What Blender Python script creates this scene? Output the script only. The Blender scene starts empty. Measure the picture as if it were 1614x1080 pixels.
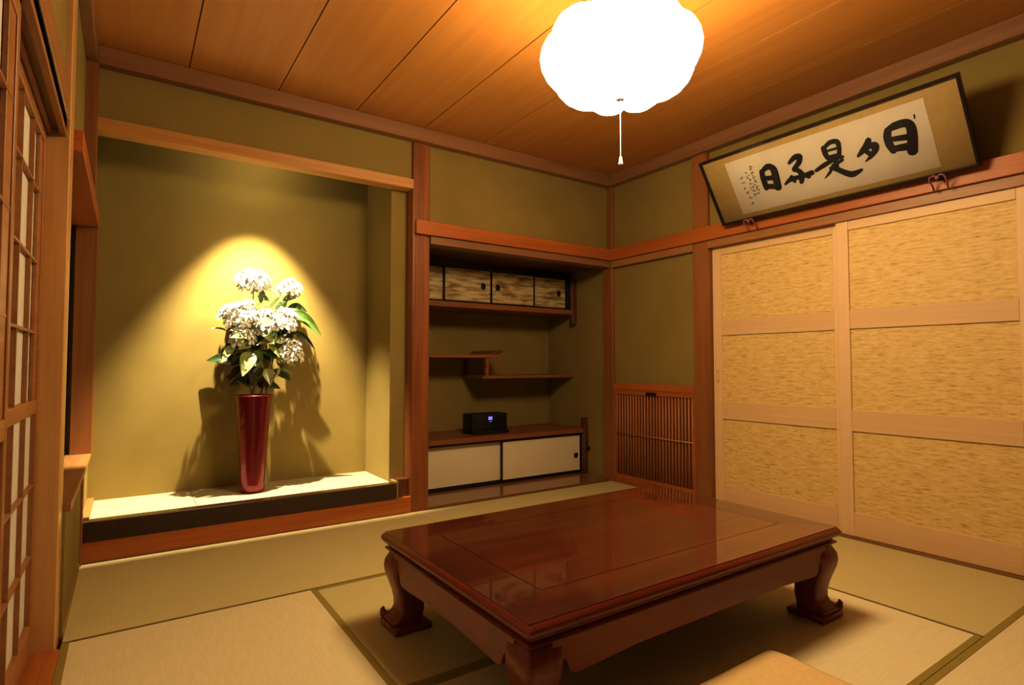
import bpy, bmesh, math, random
from mathutils import Vector, Matrix, noise
C = bpy.context.scene.collection
sc = bpy.context.scene
PI = math.pi
ALB = 0.78          # overall reflectance of the dim old room

# ------------------------------------------------------------------ materials
def nt(name):
    m = bpy.data.materials.new(name); m.use_nodes = True
    t = m.node_tree; b = t.nodes['Principled BSDF']
    return m, t, b
def N(t, kind, **kw):
    n = t.nodes.new(kind)
    for k, v in kw.items(): setattr(n, k, v)
    return n
def coords(t, scale, loc=(0, 0, 0), rot=(0, 0, 0)):
    tc = N(t, 'ShaderNodeTexCoord'); mp = N(t, 'ShaderNodeMapping')
    mp.inputs['Scale'].default_value = scale
    mp.inputs['Location'].default_value = loc
    mp.inputs['Rotation'].default_value = rot
    t.links.new(tc.outputs['Object'], mp.inputs['Vector'])
    return mp.outputs['Vector']
def ramp(t, fac, stops):
    r = N(t, 'ShaderNodeValToRGB'); e = r.color_ramp.elements
    while len(e) < len(stops): e.new(0.5)
    for i, (p, c) in enumerate(stops):
        e[i].position = p; e[i].color = (*[v*ALB for v in c], 1)
    t.links.new(fac, r.inputs['Fac'])
    return r.outputs['Color']
def bump(t, b, h, strength, dist=0.002):
    bp = N(t, 'ShaderNodeBump'); bp.inputs['Strength'].default_value = strength
    bp.inputs['Distance'].default_value = dist
    t.links.new(h, bp.inputs['Height']); t.links.new(bp.outputs['Normal'], b.inputs['Normal'])
def plain(name, col, rough=0.6, metal=0.0, var=0.06, sc_=12.0, coat=0.0):
    m, t, b = nt(name)
    n = N(t, 'ShaderNodeTexNoise'); n.inputs['Scale'].default_value = 1.0; n.inputs['Detail'].default_value = 3
    t.links.new(coords(t, (sc_,)*3), n.inputs['Vector'])
    lo = tuple(max(0, c*(1-var)) for c in col); hi = tuple(min(1.27, c*(1+var)) for c in col)
    t.links.new(ramp(t, n.outputs['Fac'], [(0.3, lo), (0.7, hi)]), b.inputs['Base Color'])
    b.inputs['Roughness'].default_value = rough; b.inputs['Metallic'].default_value = metal
    b.inputs['Coat Weight'].default_value = coat
    return m
def wood(name, a, d, axis='x', rough=0.45, coat=0.0, coat_rough=0.05, fine=60, spec=0.5):
    """streaky grain running along one axis"""
    m, t, b = nt(name)
    s = [fine, fine, fine]; i = 'xyz'.index(axis); s[i] = 1.6
    n = N(t, 'ShaderNodeTexNoise'); n.inputs['Scale'].default_value = 1.0
    n.inputs['Detail'].default_value = 5; n.inputs['Roughness'].default_value = 0.65; n.inputs['Distortion'].default_value = 0.6
    t.links.new(coords(t, s), n.inputs['Vector'])
    s2 = [9, 9, 9]; s2[i] = 0.5
    n2 = N(t, 'ShaderNodeTexNoise'); n2.inputs['Scale'].default_value = 1.0; n2.inputs['Detail'].default_value = 2
    t.links.new(coords(t, s2, (3.1, 1.7, 0.4)), n2.inputs['Vector'])
    mx = N(t, 'ShaderNodeMix', data_type='FLOAT'); mx.inputs[0].default_value = 0.45
    t.links.new(n.outputs['Fac'], mx.inputs[2]); t.links.new(n2.outputs['Fac'], mx.inputs[3])
    t.links.new(ramp(t, mx.outputs[0], [(0.34, d), (0.62, a)]), b.inputs['Base Color'])
    b.inputs['Roughness'].default_value = rough; b.inputs['Coat Weight'].default_value = coat
    b.inputs['Coat Roughness'].default_value = coat_rough; b.inputs['Coat IOR'].default_value = 1.9 if coat >= 1 else 1.5; b.inputs['Specular IOR Level'].default_value = spec
    bump(t, b, n.outputs['Fac'], 0.12, 0.001)
    return m
def plaster(name, col):
    m, t, b = nt(name)
    n = N(t, 'ShaderNodeTexNoise'); n.inputs['Scale'].default_value = 1.0; n.inputs['Detail'].default_value = 8
    t.links.new(coords(t, (3, 3, 3)), n.inputs['Vector'])
    f = N(t, 'ShaderNodeTexNoise'); f.inputs['Scale'].default_value = 420; f.inputs['Detail'].default_value = 3
    t.links.new(coords(t, (1, 1, 1)), f.inputs['Vector'])
    lo = tuple(c*0.92 for c in col); hi = tuple(c*1.07 for c in col)
    t.links.new(ramp(t, n.outputs['Fac'], [(0.3, lo), (0.7, hi)]), b.inputs['Base Color'])
    b.inputs['Roughness'].default_value = 0.9; b.inputs['Specular IOR Level'].default_value = 0.15
    bump(t, b, f.outputs['Fac'], 0.25, 0.0015)
    return m
def rush(name, col, axis):
    """tatami rush: fine ribs across the mat's length"""
    m, t, b = nt(name)
    i = 'xyz'.index(axis)
    s = [140, 140, 140]; s[i] = 14
    n = N(t, 'ShaderNodeTexNoise'); n.inputs['Scale'].default_value = 1.0; n.inputs['Detail'].default_value = 3
    t.links.new(coords(t, s), n.inputs['Vector'])
    w = N(t, 'ShaderNodeTexWave'); w.bands_direction = axis.upper(); w.inputs['Scale'].default_value = 21
    w.inputs['Distortion'].default_value = 0.3
    t.links.new(coords(t, (1, 1, 1)), w.inputs['Vector'])
    mx = N(t, 'ShaderNodeMix', data_type='FLOAT'); mx.inputs[0].default_value = 0.14
    t.links.new(n.outputs['Fac'], mx.inputs[2]); t.links.new(w.outputs['Fac'], mx.inputs[3])
    lo = tuple(c*0.94 for c in col); hi = tuple(c*1.05 for c in col)
    t.links.new(ramp(t, mx.outputs[0], [(0.25, lo), (0.75, hi)]), b.inputs['Base Color'])
    b.inputs['Roughness'].default_value = 0.55; b.inputs['Specular IOR Level'].default_value = 0.35
    bump(t, b, mx.outputs[0], 0.08, 0.001)
    return m
def reedcloth():
    """woven rush paper of the sliding doors: short broken horizontal straws"""
    m, t, b = nt('reed_cloth')
    n = N(t, 'ShaderNodeTexNoise'); n.inputs['Scale'].default_value = 1.0; n.inputs['Detail'].default_value = 2.5
    n.inputs['Roughness'].default_value = 0.6
    t.links.new(coords(t, (1, 26, 190)), n.inputs['Vector'])
    n2 = N(t, 'ShaderNodeTexNoise'); n2.inputs['Scale'].default_value = 1.0; n2.inputs['Detail'].default_value = 2
    t.links.new(coords(t, (1, 11, 80), (2, 5, 1)), n2.inputs['Vector'])
    mx = N(t, 'ShaderNodeMix', data_type='FLOAT'); mx.inputs[0].default_value = 0.42
    t.links.new(n.outputs['Fac'], mx.inputs[2]); t.links.new(n2.outputs['Fac'], mx.inputs[3])
    t.links.new(ramp(t, mx.outputs[0], [(0.31, (0.52, 0.31, 0.09)), (0.40, (0.80, 0.54, 0.20)), (0.48, (0.95, 0.68, 0.27)), (0.64, (1.05, 0.80, 0.38))]), b.inputs['Base Color'])
    b.inputs['Roughness'].default_value = 0.6
    bump(t, b, mx.outputs[0], 0.35, 0.0015)
    return m
def brushpaper():
    """small cupboard doors: broad golden brush streaks"""
    m, t, b = nt('gold_streak_paper')
    n = N(t, 'ShaderNodeTexNoise'); n.inputs['Scale'].default_value = 1.0; n.inputs['Detail'].default_value = 3
    n.inputs['Distortion'].default_value = 0.4
    t.links.new(coords(t, (6, 1, 34)), n.inputs['Vector'])
    t.links.new(ramp(t, n.outputs['Fac'], [(0.33, (0.27, 0.15, 0.05)), (0.45, (0.50, 0.33, 0.13)), (0.55, (0.74, 0.58, 0.30)), (0.68, (0.82, 0.68, 0.40))]), b.inputs['Base Color'])
    b.inputs['Roughness'].default_value = 0.6
    return m
def ceilwood():
    m, t, b = nt('ceiling_cedar_veneer')
    n = N(t, 'ShaderNodeTexNoise'); n.inputs['Scale'].default_value = 1.0; n.inputs['Detail'].default_value = 4; n.inputs['Distortion'].default_value = 0.8
    t.links.new(coords(t, (16, 0.8, 1)), n.inputs['Vector'])
    t.links.new(ramp(t, n.outputs['Fac'], [(0.3, (0.64, 0.29, 0.066)), (0.7, (0.74, 0.345, 0.085))]), b.inputs['Base Color'])
    b.inputs['Roughness'].default_value = 0.5
    b.inputs['Specular IOR Level'].default_value = 0.4
    return m
def emit(name, col, s):
    m = bpy.data.materials.new(name); m.use_nodes = True; t = m.node_tree
    t.nodes.remove(t.nodes['Principled BSDF'])
    e = N(t, 'ShaderNodeEmission'); e.inputs['Color'].default_value = (*col, 1); e.inputs['Strength'].default_value = s
    t.links.new(e.outputs[0], t.nodes['Material Output'].inputs['Surface'])
    return m
def clearglass(name, refl=1.45, tint=(1, 1, 1)):
    m = bpy.data.materials.new(name); m.use_nodes = True; t = m.node_tree
    t.nodes.remove(t.nodes['Principled BSDF'])
    tr = N(t, 'ShaderNodeBsdfTransparent'); tr.inputs['Color'].default_value = (*tint, 1)
    g = N(t, 'ShaderNodeBsdfGlossy'); g.inputs['Roughness'].default_value = 0.02
    f = N(t, 'ShaderNodeFresnel'); f.inputs['IOR'].default_value = refl
    mx = N(t, 'ShaderNodeMixShader')
    t.links.new(f.outputs[0], mx.inputs[0]); t.links.new(tr.outputs[0], mx.inputs[1]); t.links.new(g.outputs[0], mx.inputs[2])
    t.links.new(mx.outputs[0], t.nodes['Material Output'].inputs['Surface'])
    return m
def leafmat(name, a, d):
    m, t, b = nt(name)
    n = N(t, 'ShaderNodeTexNoise'); n.inputs['Scale'].default_value = 30; n.inputs['Detail'].default_value = 3
    t.links.new(coords(t, (1, 1, 1)), n.inputs['Vector'])
    t.links.new(ramp(t, n.outputs['Fac'], [(0.3, d), (0.7, a)]), b.inputs['Base Color'])
    b.inputs['Roughness'].default_value = 0.28
    b.inputs['Specular IOR Level'].default_value = 0.7
    return m

M = {}
M['wall'] = plaster('olive_sand_plaster', (0.40, 0.295, 0.092))
M['darkfront'] = wood('fill_cut_timber', (0.10, 0.05, 0.02), (0.06, 0.03, 0.012), 'z')
M['red_x'] = wood('reddish_cedar_x', (0.64, 0.215, 0.040), (0.47, 0.135, 0.023), 'x')
M['red_y'] = wood('reddish_cedar_y', (0.64, 0.215, 0.040), (0.47, 0.135, 0.023), 'y')
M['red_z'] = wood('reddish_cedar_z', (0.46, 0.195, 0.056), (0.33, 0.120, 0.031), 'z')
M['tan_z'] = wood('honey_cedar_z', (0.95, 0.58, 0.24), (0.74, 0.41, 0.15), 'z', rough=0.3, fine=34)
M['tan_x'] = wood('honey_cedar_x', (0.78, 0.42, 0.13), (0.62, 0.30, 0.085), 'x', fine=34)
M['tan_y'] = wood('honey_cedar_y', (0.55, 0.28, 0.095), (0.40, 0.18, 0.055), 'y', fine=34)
M['pink_x'] = wood('pale_cornice_x', (0.45, 0.225, 0.105), (0.33, 0.155, 0.066), 'x', fine=40)
M['pink_y'] = wood('pale_cornice_y', (0.45, 0.225, 0.105), (0.33, 0.155, 0.066), 'y', fine=40)
M['burl'] = wood('alcove_post_wood', (0.46, 0.165, 0.046), (0.25, 0.075, 0.020), 'z', rough=0.4, fine=46)
M['darkred_x'] = wood('dark_red_board_x', (0.22, 0.075, 0.03), (0.13, 0.04, 0.018), 'x', rough=0.3, coat=0.3, coat_rough=0.15)
M['shelf'] = wood('shelf_wood_x', (0.42, 0.16, 0.05), (0.27, 0.09, 0.03), 'x', rough=0.4)
M['floorboard'] = wood('alcove_floor_board', (0.42, 0.19, 0.065), (0.28, 0.11, 0.036), 'x', rough=0.22, coat=0.5, coat_rough=0.1)
M['lacquer'] = plain('black_brown_lacquer', (0.055, 0.020, 0.010), 0.22, coat=0.6)
M['black'] = plain('black_lacquer_rail', (0.012, 0.008, 0.007), 0.35)
M['cream'] = plain('cream_door_paper', (1.0, 0.88, 0.62), 0.75, var=0.03, sc_=5)
M['reed'] = reedcloth()
M['gold'] = brushpaper()
M['fus_z'] = wood('pale_door_stile', (1.05, 0.75, 0.43), (0.97, 0.67, 0.37), 'z', rough=0.5, fine=50)
M['fus_y'] = wood('pale_door_rail', (0.98, 0.68, 0.375), (0.90, 0.61, 0.325), 'y', rough=0.5, fine=50)
M['ceiling'] = ceilwood()
M['joint'] = plain('dark_board_joint', (0.10, 0.035, 0.012), 0.8)
M['shoji_paper'] = plain('white_shoji_paper', (0.90, 0.86, 0.78), 0.85, var=0.02)
M['shoji_z'] = wood('shoji_wood_z', (0.56, 0.26, 0.085), (0.40, 0.165, 0.05), 'z', fine=40)
M['shoji_y'] = wood('shoji_wood_y', (0.56, 0.26, 0.085), (0.40, 0.165, 0.05), 'y', fine=40)
M['table_x'] = wood('polished_rosewood_x', (0.20, 0.042, 0.011), (0.095, 0.018, 0.006), 'x', rough=0.32, coat=1.0, coat_rough=0.02, fine=26)
M['table_y'] = wood('polished_rosewood_y', (0.14, 0.028, 0.008), (0.075, 0.014, 0.005), 'y', rough=0.32, coat=1.0, coat_rough=0.02, fine=26)
M['table_side'] = wood('rosewood_apron', (0.32, 0.050, 0.011), (0.19, 0.026, 0.006), 'x', rough=0.35, coat=0.25, coat_rough=0.15, fine=26)
M['table_leg'] = wood('rosewood_leg', (0.32, 0.050, 0.011), (0.19, 0.026, 0.006), 'z', rough=0.35, coat=0.25, coat_rough=0.15, fine=26)
M['inlay'] = plain('dark_inlay_line', (0.035, 0.010, 0.006), 0.3)
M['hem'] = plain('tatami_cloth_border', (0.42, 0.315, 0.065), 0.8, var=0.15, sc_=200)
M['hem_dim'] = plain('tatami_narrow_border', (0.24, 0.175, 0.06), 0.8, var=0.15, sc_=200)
M['zabuton'] = plain('golden_cushion_cloth', (0.92, 0.66, 0.30), 0.8, var=0.05, sc_=60)
M['vase'] = plain('wine_red_metallic_glaze', (0.26, 0.014, 0.024), 0.34, metal=0.6, var=0.1, sc_=40, coat=0.8)
M['petal'] = plain('white_petals', (1.25, 1.2, 1.02), 0.6, var=0.06, sc_=90)
M['stem'] = plain('brown_green_stem', (0.20, 0.11, 0.035), 0.6)
M['bract'] = plain('orange_flower_stalks', (0.50, 0.24, 0.08), 0.6)
M['leaf'] = leafmat('green_leaf', (0.16, 0.25, 0.05), (0.06, 0.13, 0.025))
M['leaf_pale'] = leafmat('pale_green_leaf', (0.55, 0.62, 0.28), (0.30, 0.40, 0.12))
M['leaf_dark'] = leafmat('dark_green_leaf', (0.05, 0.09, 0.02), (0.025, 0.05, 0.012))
M['plastic'] = plain('black_plastic', (0.012, 0.012, 0.013), 0.35)
M['frame'] = plain('black_lacquer_frame', (0.022, 0.014, 0.010), 0.3, coat=0.4)
M['mount'] = plain('gold_silk_mount', (0.62, 0.43, 0.165), 0.55, var=0.05, sc_=25)
M['paper'] = plain('aged_white_paper', (0.84, 0.72, 0.57), 0.8, var=0.02)
M['ink'] = plain('black_ink', (0.022, 0.014, 0.010), 0.7)
M['mauve'] = plain('mauve_silk_cord', (0.42, 0.16, 0.22), 0.6)
M['white'] = plain('white_plastic', (0.85, 0.80, 0.70), 0.5)
M['bamboo'] = wood('red_bamboo_slat', (0.68, 0.28, 0.095), (0.48, 0.17, 0.054), 'z', fine=40)
M['bambooback'] = plain('lattice_back_board', (0.21, 0.065, 0.02), 0.7)
M['bronze'] = plain('dark_bronze', (0.06, 0.03, 0.018), 0.45, metal=0.6)
M['night'] = plain('dark_night_sheet', (0.030, 0.026, 0.022), 0.5)
M['glass'] = clearglass('window_glass')
M['pglass'] = clearglass('picture_glass', 1.4)
M['toko_mat'] = rush('alcove_rush_mat', (0.62, 0.54, 0.32), 'x')
M['shade'] = emit('glowing_lamp_shade', (1.0, 0.79, 0.48), 46.0)
M['shade_top'] = emit('lamp_shade_top', (1.0, 0.79, 0.48), 8.0)
M['blue'] = emit('blue_display', (0.16, 0.16, 1.0), 3.0)
M['bluewhite'] = emit('blue_white_digit', (0.30, 0.30, 1.0), 2.6)
M['rib'] = plain('lamp_rib_wire', (0.02, 0.018, 0.015), 0.6)
M['hole'] = plain('dark_hole', (0.01, 0.008, 0.006), 0.8)

# ------------------------------------------------------------------ geometry helpers
class MB:
    def __init__(self): self.bm = bmesh.new()
    def _merge(self, tb):
        me = bpy.data.meshes.new('t'); tb.to_mesh(me); tb.free(); self.bm.from_mesh(me); bpy.data.meshes.remove(me)
    def box(self, x0, x1, y0, y1, z0, z1, bev=0.0, seg=1, mat=None):
        tb = bmesh.new(); bmesh.ops.create_cube(tb, size=1)
        for v in tb.verts:
            v.co = Vector(((x0+x1)/2+v.co.x*(x1-x0), (y0+y1)/2+v.co.y*(y1-y0), (z0+z1)/2+v.co.z*(z1-z0)))
        if bev: bmesh.ops.bevel(tb, geom=list(tb.edges), offset=bev, segments=seg, profile=0.5, affect='EDGES')
        if mat is not None:
            for f in tb.faces: f.material_index = mat
        self._merge(tb); return self
    def prism(self, pts, axis, a0, a1, bev=0.0):
        """pts: 2-D outline in the plane normal to axis, extruded a0..a1"""
        tb = bmesh.new()
        def P(p, a):
            return {'x': (a, p[0], p[1]), 'y': (p[0], a, p[1]), 'z': (p[0], p[1], a)}[axis]
        v0 = [tb.verts.new(P(p, a0)) for p in pts]; v1 = [tb.verts.new(P(p, a1)) for p in pts]
        tb.faces.new(v0); tb.faces.new(v1[::-1])
        n = len(pts)
        for i in range(n): tb.faces.new((v0[i], v1[i], v1[(i+1) % n], v0[(i+1) % n]))
        bmesh.ops.recalc_face_normals(tb, faces=list(tb.faces))
        if bev: bmesh.ops.bevel(tb, geom=list(tb.edges), offset=bev, segments=1, affect='EDGES')
        self._merge(tb); return self
    def rings(self, rings, cap0=True, cap1=True, closed=True):
        tb = bmesh.new(); R = [[tb.verts.new(p) for p in r] for r in rings]; n = len(R[0])
        for a, b in zip(R, R[1:]):
            for i in range(n if closed else n-1):
                tb.faces.new((a[i], a[(i+1) % n], b[(i+1) % n], b[i]))
        if cap0: tb.faces.new(R[0][::-1])
        if cap1: tb.faces.new(R[-1])
        bmesh.ops.recalc_face_normals(tb, faces=list(tb.faces))
        self._merge(tb); return self
    def lathe(self, prof, c, n=32, cap0=True, cap1=True):
        return self.rings([[(c[0]+r*math.cos(2*PI*i/n), c[1]+r*math.sin(2*PI*i/n), c[2]+z) for i in range(n)] for r, z in prof], cap0, cap1)
    def tube(self, pts, r, n=8):
        pts = [Vector(p) for p in pts]; rings = []
        for i, p in enumerate(pts):
            d = (pts[min(i+1, len(pts)-1)] - pts[max(i-1, 0)]).normalized()
            u = d.orthogonal().normalized() if i == 0 else (u - d*u.dot(d)).normalized()
            w = d.cross(u); rr = r[i] if isinstance(r, (list, tuple)) else r
            rings.append([p + (u*math.cos(2*PI*k/n) + w*math.sin(2*PI*k/n))*rr for k in range(n)])
        return self.rings(rings)
    def face(self, pts):
        self.bm.faces.new([self.bm.verts.new(p) for p in pts]); return self
    def build(self, name, mat, parent=None, smooth=False, org=None):
        me = bpy.data.meshes.new(name)
        off = Vector(org) if org is not None else None
        if parent is not None:
            off = Vector((0, 0, 0)); q = parent
            while q is not None: off += q.location; q = q.parent
        o = bpy.data.objects.new(name, me)
        if off is not None:
            for v in self.bm.verts: v.co -= off
        self.bm.to_mesh(me); self.bm.free()
        for m_ in (mat if isinstance(mat, (list, tuple)) else [mat]): me.materials.append(m_)
        if smooth:
            for p in me.polygons: p.use_smooth = True
            if smooth is not True:
                me.set_sharp_from_angle(angle=math.radians(smooth))
        C.objects.link(o)
        if parent is not None: o.parent = parent
        elif org is not None: o.location = org
        return o
def box(*a, **k): return MB().box(*a, **k)
def thing(name, label, cat, loc, group=None):
    o = bpy.data.objects.new(name, None); C.objects.link(o); o.location = loc; o.empty_display_size = 0.05
    o['label'] = label; o['category'] = cat
    if group: o['group'] = group
    return o
def tag(o, label, cat, group=None):
    o['label'] = label; o['category'] = cat
    if group: o['group'] = group
    return o
def struct(mb, name, mat, label, cat, smooth=False):
    o = mb.build(name, mat, None, smooth); o['kind'] = 'structure'; o['label'] = label; o['category'] = cat
    return o
def sroot(name, label, cat, loc):
    o = thing(name, label, cat, loc); o['kind'] = 'structure'; return o

XL, XR, YB, ZC = -0.165, 3.32, 3.43, 2.535
YF = -0.36

# ------------------------------------------------------------------ room shell
struct(box(-0.45, 3.60, YF, 4.42, -0.10, -0.03), 'floor', M['floorboard'], 'wooden subfloor under the tatami mats', 'floor')
cb = MB()
joints = [-0.22, 0.242, 0.69, 1.148, 1.607, 2.065, 2.52, 2.975, 3.42]
for i in range(len(joints)-1):
    cb.box(joints[i]+0.003, joints[i+1]-0.003, YF, 3.46, ZC, ZC+0.02)
cb.box(-0.4, 3.5, YF, 4.4, ZC+0.0045, ZC+0.06, mat=1)
struct(cb, 'ceiling', [M['ceiling'], M['joint']], 'amber wood board ceiling with dark joints running away from view', 'ceiling')

# back wall pieces
w = MB()
w.box(XL-0.03, 1.60, 3.462, 3.53, 2.16, ZC+0.004)      # over the tokonoma beam
w.box(1.62, 3.40, 3.462, 3.53, 1.79, ZC+0.004)         # over the shelf recess
w.box(-0.42, 1.47, 3.99, 4.09, 0.0, 2.55)              # tokonoma rear
w.box(1.438, 1.56, 3.545, 4.35, 0.0, 2.55)              # partition
w.box(1.55, 3.40, 4.30, 4.40, 0.0, 1.85)               # recess rear
w.box(XL-0.03, 1.5, 3.52, 4.02, 2.50, 2.56)            # tokonoma ceiling
struct(w, 'wall_back', M['wall'], 'olive plaster back wall with flower alcove and shelf recess', 'wall')
struct(box(1.55, 3.40, 3.50, 4.32, 1.785, 1.83), 'trim_1', M['darkred_x'], 'dark reddish soffit board over the shelf recess', 'soffit')
struct(box(1.56, 3.40, 3.45, 4.31, -0.03, 0.012), 'trim_2', M['floorboard'], 'glossy brown floor board of the shelf recess', 'floor board')

# right wall pieces
w = MB()
w.box(3.352, 3.46, 2.50, 4.32, 0.0, 1.80)
w.box(3.352, 3.46, YF, 3.50, 1.79, ZC+0.004)
w.box(3.42, 3.47, YF, 2.52, 0.0, 1.82)
struct(w, 'wall_right', M['wall'], 'olive plaster wall on the right above the sliding doors', 'wall')
# left wall pieces
w = MB()
w.box(-0.40, -0.195, YF, 2.46, 1.88, ZC+0.004)
w.box(-0.40, -0.195, 2.56, 3.48, 1.80, ZC+0.004)
w.box(-0.40, -0.172, 3.45, 4.0, 1.80, 2.55)
w.box(-0.40, -0.167, 2.56, 4.0, 0.0, 0.437)
struct(w, 'wall_left', M['wall'], 'olive plaster wall on the left around the low side window', 'wall')
struct(box(-0.45, 3.50, YF-0.08, YF, -0.05, 2.6), 'wall_front', M['darkfront'], 'unseen timber wall behind the viewer, darkened to cut bounced light', 'wall')  # unseen; dark colour stands in for the unlit room behind, cuts fill

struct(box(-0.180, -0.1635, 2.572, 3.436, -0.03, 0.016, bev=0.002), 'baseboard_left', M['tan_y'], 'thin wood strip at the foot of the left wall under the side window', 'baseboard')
struct(box(3.3225, 3.352, 2.593, 3.402, -0.03, 0.0118, bev=0.001), 'baseboard_right', M['red_y'], 'thin reddish strip at the foot of the bamboo slat panel', 'baseboard')
# cornice
struct(box(-0.150, 3.352, 3.397, 3.463, 2.443, ZC, bev=0.004), 'trim_3', M['pink_x'], 'pale pinkish wood cornice along the back wall', 'cornice')
struct(box(3.288, 3.353, YF, 3.397, 2.443, ZC, bev=0.004), 'trim_4', M['pink_y'], 'pale wood cornice along the right wall above the framed writing', 'cornice')
struct(box(-0.197, -0.148, YF, 3.463, 2.443, ZC, bev=0.004), 'trim_5', M['pink_y'], 'pale wood cornice along the left wall', 'cornice')

# posts
struct(box(1.546, 1.672, 3.437, 3.562, -0.02, 2.445, bev=0.010, seg=3), 'trim_6', M['burl'], 'reddish grained alcove post between flower alcove and shelves', 'post')
struct(box(3.322, 3.43, 3.402, 3.515, -0.02, 2.445, bev=0.003), 'trim_7', M['red_z'], 'reddish wood corner post where back and right walls meet', 'post')
struct(box(3.322, 3.44, 2.462, 2.592, -0.02, 2.445, bev=0.003), 'trim_8', M['red_z'], 'reddish wood post left of the sliding panel doors', 'post')
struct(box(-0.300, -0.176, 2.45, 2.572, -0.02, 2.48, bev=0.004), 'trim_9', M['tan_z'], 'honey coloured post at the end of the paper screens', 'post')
struct(MB().box(-0.20, -0.143, 3.402, 3.464, 1.80, 2.445, bev=0.003).box(-0.19, -0.157, 3.402, 3.464, 0.0, 0.437, bev=0.003), 'trim_10', M['red_z'], 'slim wood post at the left edge of the flower alcove', 'post')

# beams and rails
struct(box(-0.163, 1.548, 3.43, 3.53, 2.122, 2.187, bev=0.003), 'trim_11', M['tan_x'], 'honey wood beam across the top of the flower alcove', 'beam')
struct(box(1.558, 3.325, 3.403, 3.465, 1.822, 1.915, bev=0.003), 'trim_12', M['red_x'], 'orange brown rail above the shelf recess', 'rail')
struct(box(1.672, 3.323, 3.425, 3.53, 1.768, 1.822, bev=0.003), 'trim_13', M['pink_x'], 'narrow lintel under the orange rail of the shelf recess', 'lintel')
struct(box(3.298, 3.355, YF, 3.405, 1.818, 1.915, bev=0.003), 'trim_14', M['red_y'], 'orange brown rail on the right wall under the framed writing', 'rail')
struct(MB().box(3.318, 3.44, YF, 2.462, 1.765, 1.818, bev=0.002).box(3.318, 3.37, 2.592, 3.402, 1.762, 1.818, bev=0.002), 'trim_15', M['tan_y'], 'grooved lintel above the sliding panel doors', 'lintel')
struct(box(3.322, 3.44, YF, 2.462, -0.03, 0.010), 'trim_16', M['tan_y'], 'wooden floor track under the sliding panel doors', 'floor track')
g = MB().box(-0.275, -0.262, YF, 2.45, 1.742, 1.80).box(-0.238, -0.226, YF, 2.45, 1.742, 1.80).box(-0.204, -0.188, YF, 2.45, 1.742, 1.80).box(-0.275, -0.188, YF, 2.45, 1.765, 1.802)
struct(g, 'trim_17', M['tan_y'], 'grooved lintel above the paper screens', 'lintel')
struct(box(-0.30, -0.182, YF, 2.45, 1.80, 1.90, bev=0.003), 'trim_18', M['tan_y'], 'reddish rail over the paper screens on the left wall', 'rail')
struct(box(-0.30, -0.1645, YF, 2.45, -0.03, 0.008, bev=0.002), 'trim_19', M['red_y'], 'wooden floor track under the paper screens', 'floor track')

# tokonoma step
struct(box(-0.16, 1.446, 3.432, 3.505, 0.098, 0.197, bev=0.004), 'trim_20', M['lacquer'], 'black lacquered sill beam at the front of the flower alcove', 'sill beam')
struct(box(-0.165, 1.546, 3.436, 3.50, -0.02, 0.099), 'trim_21', M['red_x'], 'orange brown kick board under the black alcove sill', 'kick board')
struct(MB().box(1.446, 1.463, 3.450, 3.55, 0.095, 0.205), 'trim_22', M['wall'], 'thin greyish strip between the black sill and the alcove post', 'strip')
struct(box(1.462, 1.548, 3.475, 3.56, 0.0, 0.215, bev=0.004), 'trim_23', M['darkred_x'], 'small dark wood block beside the base of the alcove post', 'block')
struct(MB().box(-0.172, 0.333, 3.50, 3.992, 0.10, 0.190).box(0.336, 1.44, 3.50, 3.992, 0.10, 0.190), 'trim_24', M['toko_mat'], 'cream rush floor of the flower alcove with one seam', 'alcove floor')
struct(MB().box(-0.172, -0.135, 3.50, 3.992, 0.185, 0.208, bev=0.002), 'trim_25', M['tan_y'], 'narrow light strip along the left edge of the alcove floor', 'strip')

# side window (low bay beside the alcove)
r = sroot('window_1', 'dark low side window between honey post and flower alcove', 'window', (-0.28, 3.32, 0.46))
box(-0.305, -0.152, 2.572, 3.99, 0.437, 0.462, bev=0.002).build('window_sill', M['tan_y'], r)
box(-0.305, -0.147, 2.572, 3.99, 1.735, 1.815, bev=0.002).build('window_head', M['red_y'], r)
box(-0.250, -0.150, 3.950, 3.99, 0.462, 1.735, bev=0.002).build('window_jamb', M['red_z'], r)
MB().box(-0.285, -0.266, 2.572, 3.99, 0.462, 0.485).box(-0.285, -0.266, 2.572, 3.99, 1.71, 1.735).box(-0.285, -0.268, 3.28, 3.31, 0.485, 1.71).box(-0.285, -0.268, 3.96, 3.99, 0.485, 1.71).build('window_frame', M['black'], r)
box(-0.279, -0.275, 2.572, 3.97, 0.48, 1.715).build('pane', M['glass'], r)
box(-0.40, -0.330, 2.57, 3.99, 0.44, 1.76).build('night_sheet', M['night'], r)  # dark sheet standing in for the night darkness beyond the pane

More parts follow.
